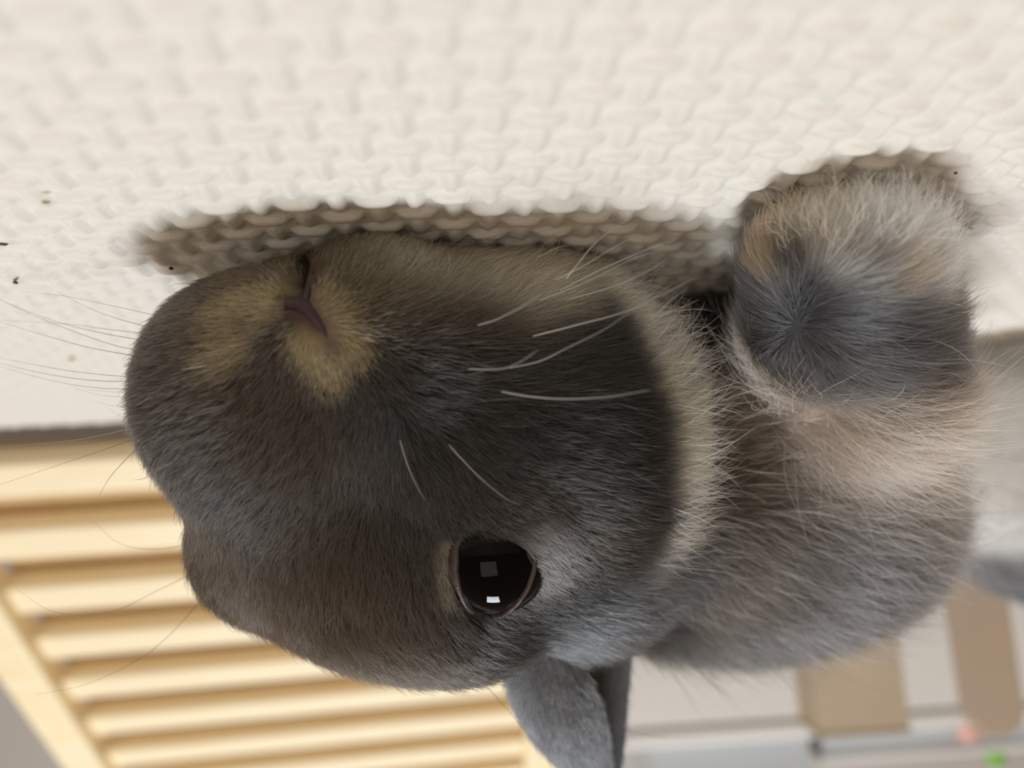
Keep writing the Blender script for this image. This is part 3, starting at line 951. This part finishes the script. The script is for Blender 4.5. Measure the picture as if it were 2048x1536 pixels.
# ------------------------------------------------------------------ whiskers
M_wd = material('dark_whisker', lin(70, 58, 48), 0.35, 0.5)
M_wl = material('pale_whisker', lin(150, 147, 142), 0.3, 0.5)
WH = [  # (points px, depth root, depth tip, dark?, radius mm)
    ([(390, 642), (328, 634), (140, 594), (40, 578)], 128, 140, 1, .05), ([(360, 662), (281, 650), (187, 620), (94, 566)], 130, 138, 1, .06),
    ([(335, 672), (219, 659), (125, 647), (-20, 640)], 132, 145, 1, .05), ([(330, 687), (219, 669), (109, 642), (-20, 592)], 132, 138, 1, .06),
    ([(320, 703), (234, 692), (94, 642), (-20, 590)], 132, 136, 1, .06), ([(300, 716), (187, 697), (94, 672), (-20, 638)], 132, 136, 1, .06),
    ([(300, 758), (156, 744), (62, 728), (-20, 712)], 132, 140, 1, .05), ([(300, 763), (187, 761), (78, 745), (-20, 721)], 132, 136, 1, .06),
    ([(369, 759), (275, 776), (187, 775), (94, 759), (-20, 727)], 126, 134, 1, .05), ([(290, 788), (219, 783), (150, 778)], 132, 138, 1, .03),
    ([(290, 796), (200, 790), (130, 770)], 132, 140, 1, .03), ([(290, 815), (230, 812), (180, 800)], 132, 138, 1, .03),
    ([(378, 821), (268, 855), (144, 881), (0, 893)], 124, 128, 0, 0.084), ([(345, 858), (268, 879), (192, 905), (-20, 976)], 124, 132, 1, .07),
    ([(285, 860), (220, 880), (150, 890), (90, 893)], 133, 140, 1, .03), ([(280, 890), (225, 948), (196, 995)], 132, 122, 0, 0.070),
    ([(400, 1084), (311, 1098), (240, 1087), (187, 1044)], 150, 142, 1, .06), ([(395, 1143), (311, 1183), (240, 1217), (168, 1230), (96, 1219), (33, 1178)], 150, 138, 1, .055),
    ([(412, 1190), (335, 1274), (263, 1327), (168, 1370), (72, 1389)], 150, 136, 1, .055),
    ([(956, 650), (995, 638), (1040, 615), (1090, 582)], 112, 104, 0, 0.140), ([(1130, 560), (1155, 528), (1204, 474), (1300, 412)], 118, 112, 0, 0.140),
    ([(1066, 672), (1152, 650), (1261, 619), (1390, 556)], 114, 108, 0, 0.140), ([(937, 738), (1000, 738), (1040, 724), (1075, 700)], 110, 104, 0, 0.126),
    ([(1019, 736), (1080, 722), (1132, 697), (1215, 655), (1290, 600)], 112, 105, 0, 0.112), ([(1003, 783), (1060, 793), (1132, 798), (1220, 793), (1300, 780)], 112, 102, 0, 0.182),
    ([(1120, 580), (1200, 540), (1296, 498), (1350, 480)], 118, 112, 0, 0.112), ([(1110, 560), (1170, 530), (1235, 490), (1270, 475)], 118, 112, 0, 0.098),
    ([(1080, 600), (1170, 565), (1260, 520), (1310, 503)], 117, 112, 0, 0.098), ([(1130, 600), (1220, 575), (1300, 540), (1340, 510)], 118, 112, 0, 0.084),
    ([(898, 890), (930, 925), (965, 960), (1010, 996), (1040, 1010)], 116, 108, 0, 0.140), ([(800, 880), (815, 930), (835, 975), (850, 1000)], 116, 110, 0, 0.140),
    ([(1065, 520), (1100, 475), (1118, 450)], 130, 128, 0, 0.070), ([(1010, 490), (1060, 460), (1100, 430)], 130, 126, 0, 0.070),
    ([(900, 490), (930, 450), (960, 430)], 128, 124, 0, 0.070), ([(860, 480), (880, 450), (905, 430)], 128, 124, 0, 0.070), ([(955, 485), (985, 452), (1010, 432)], 130, 126, 0, 0.070),
    ([(740, 520), (765, 490), (775, 470)], 126, 122, 0, 0.056), ([(1250, 545), (1300, 515), (1335, 503)], 140, 136, 0, 0.056), ([(1310, 590), (1345, 560), (1376, 542)], 142, 138, 0, 0.056),
    ([(975, 1375), (1000, 1402), (1056, 1468), (1125, 1548)], 145, 138, 1, .05), ([(1330, 1230), (1490, 1288), (1620, 1330), (1770, 1385)], 158, 150, 1, .045),
    ([(1240, 1455), (1300, 1472), (1400, 1476), (1480, 1466)], 172, 160, 1, .04),
]
for pts, z0, z1, dark, r in WH:
    n_ = len(pts)
    P3 = [at(x, y, HS * (z0 + (z1 - z0) * i / (n_ - 1))) for i, (x, y) in enumerate(pts)]
    P3 = [np.array([p[0], p[1], max(p[2], 0.0016)]) for p in P3]
    o = link('whisker', tube_mesh('whisker', P3, r * 1e-3, r * .25e-3, 5, 20), rabbit, M_wd if dark else M_wl)
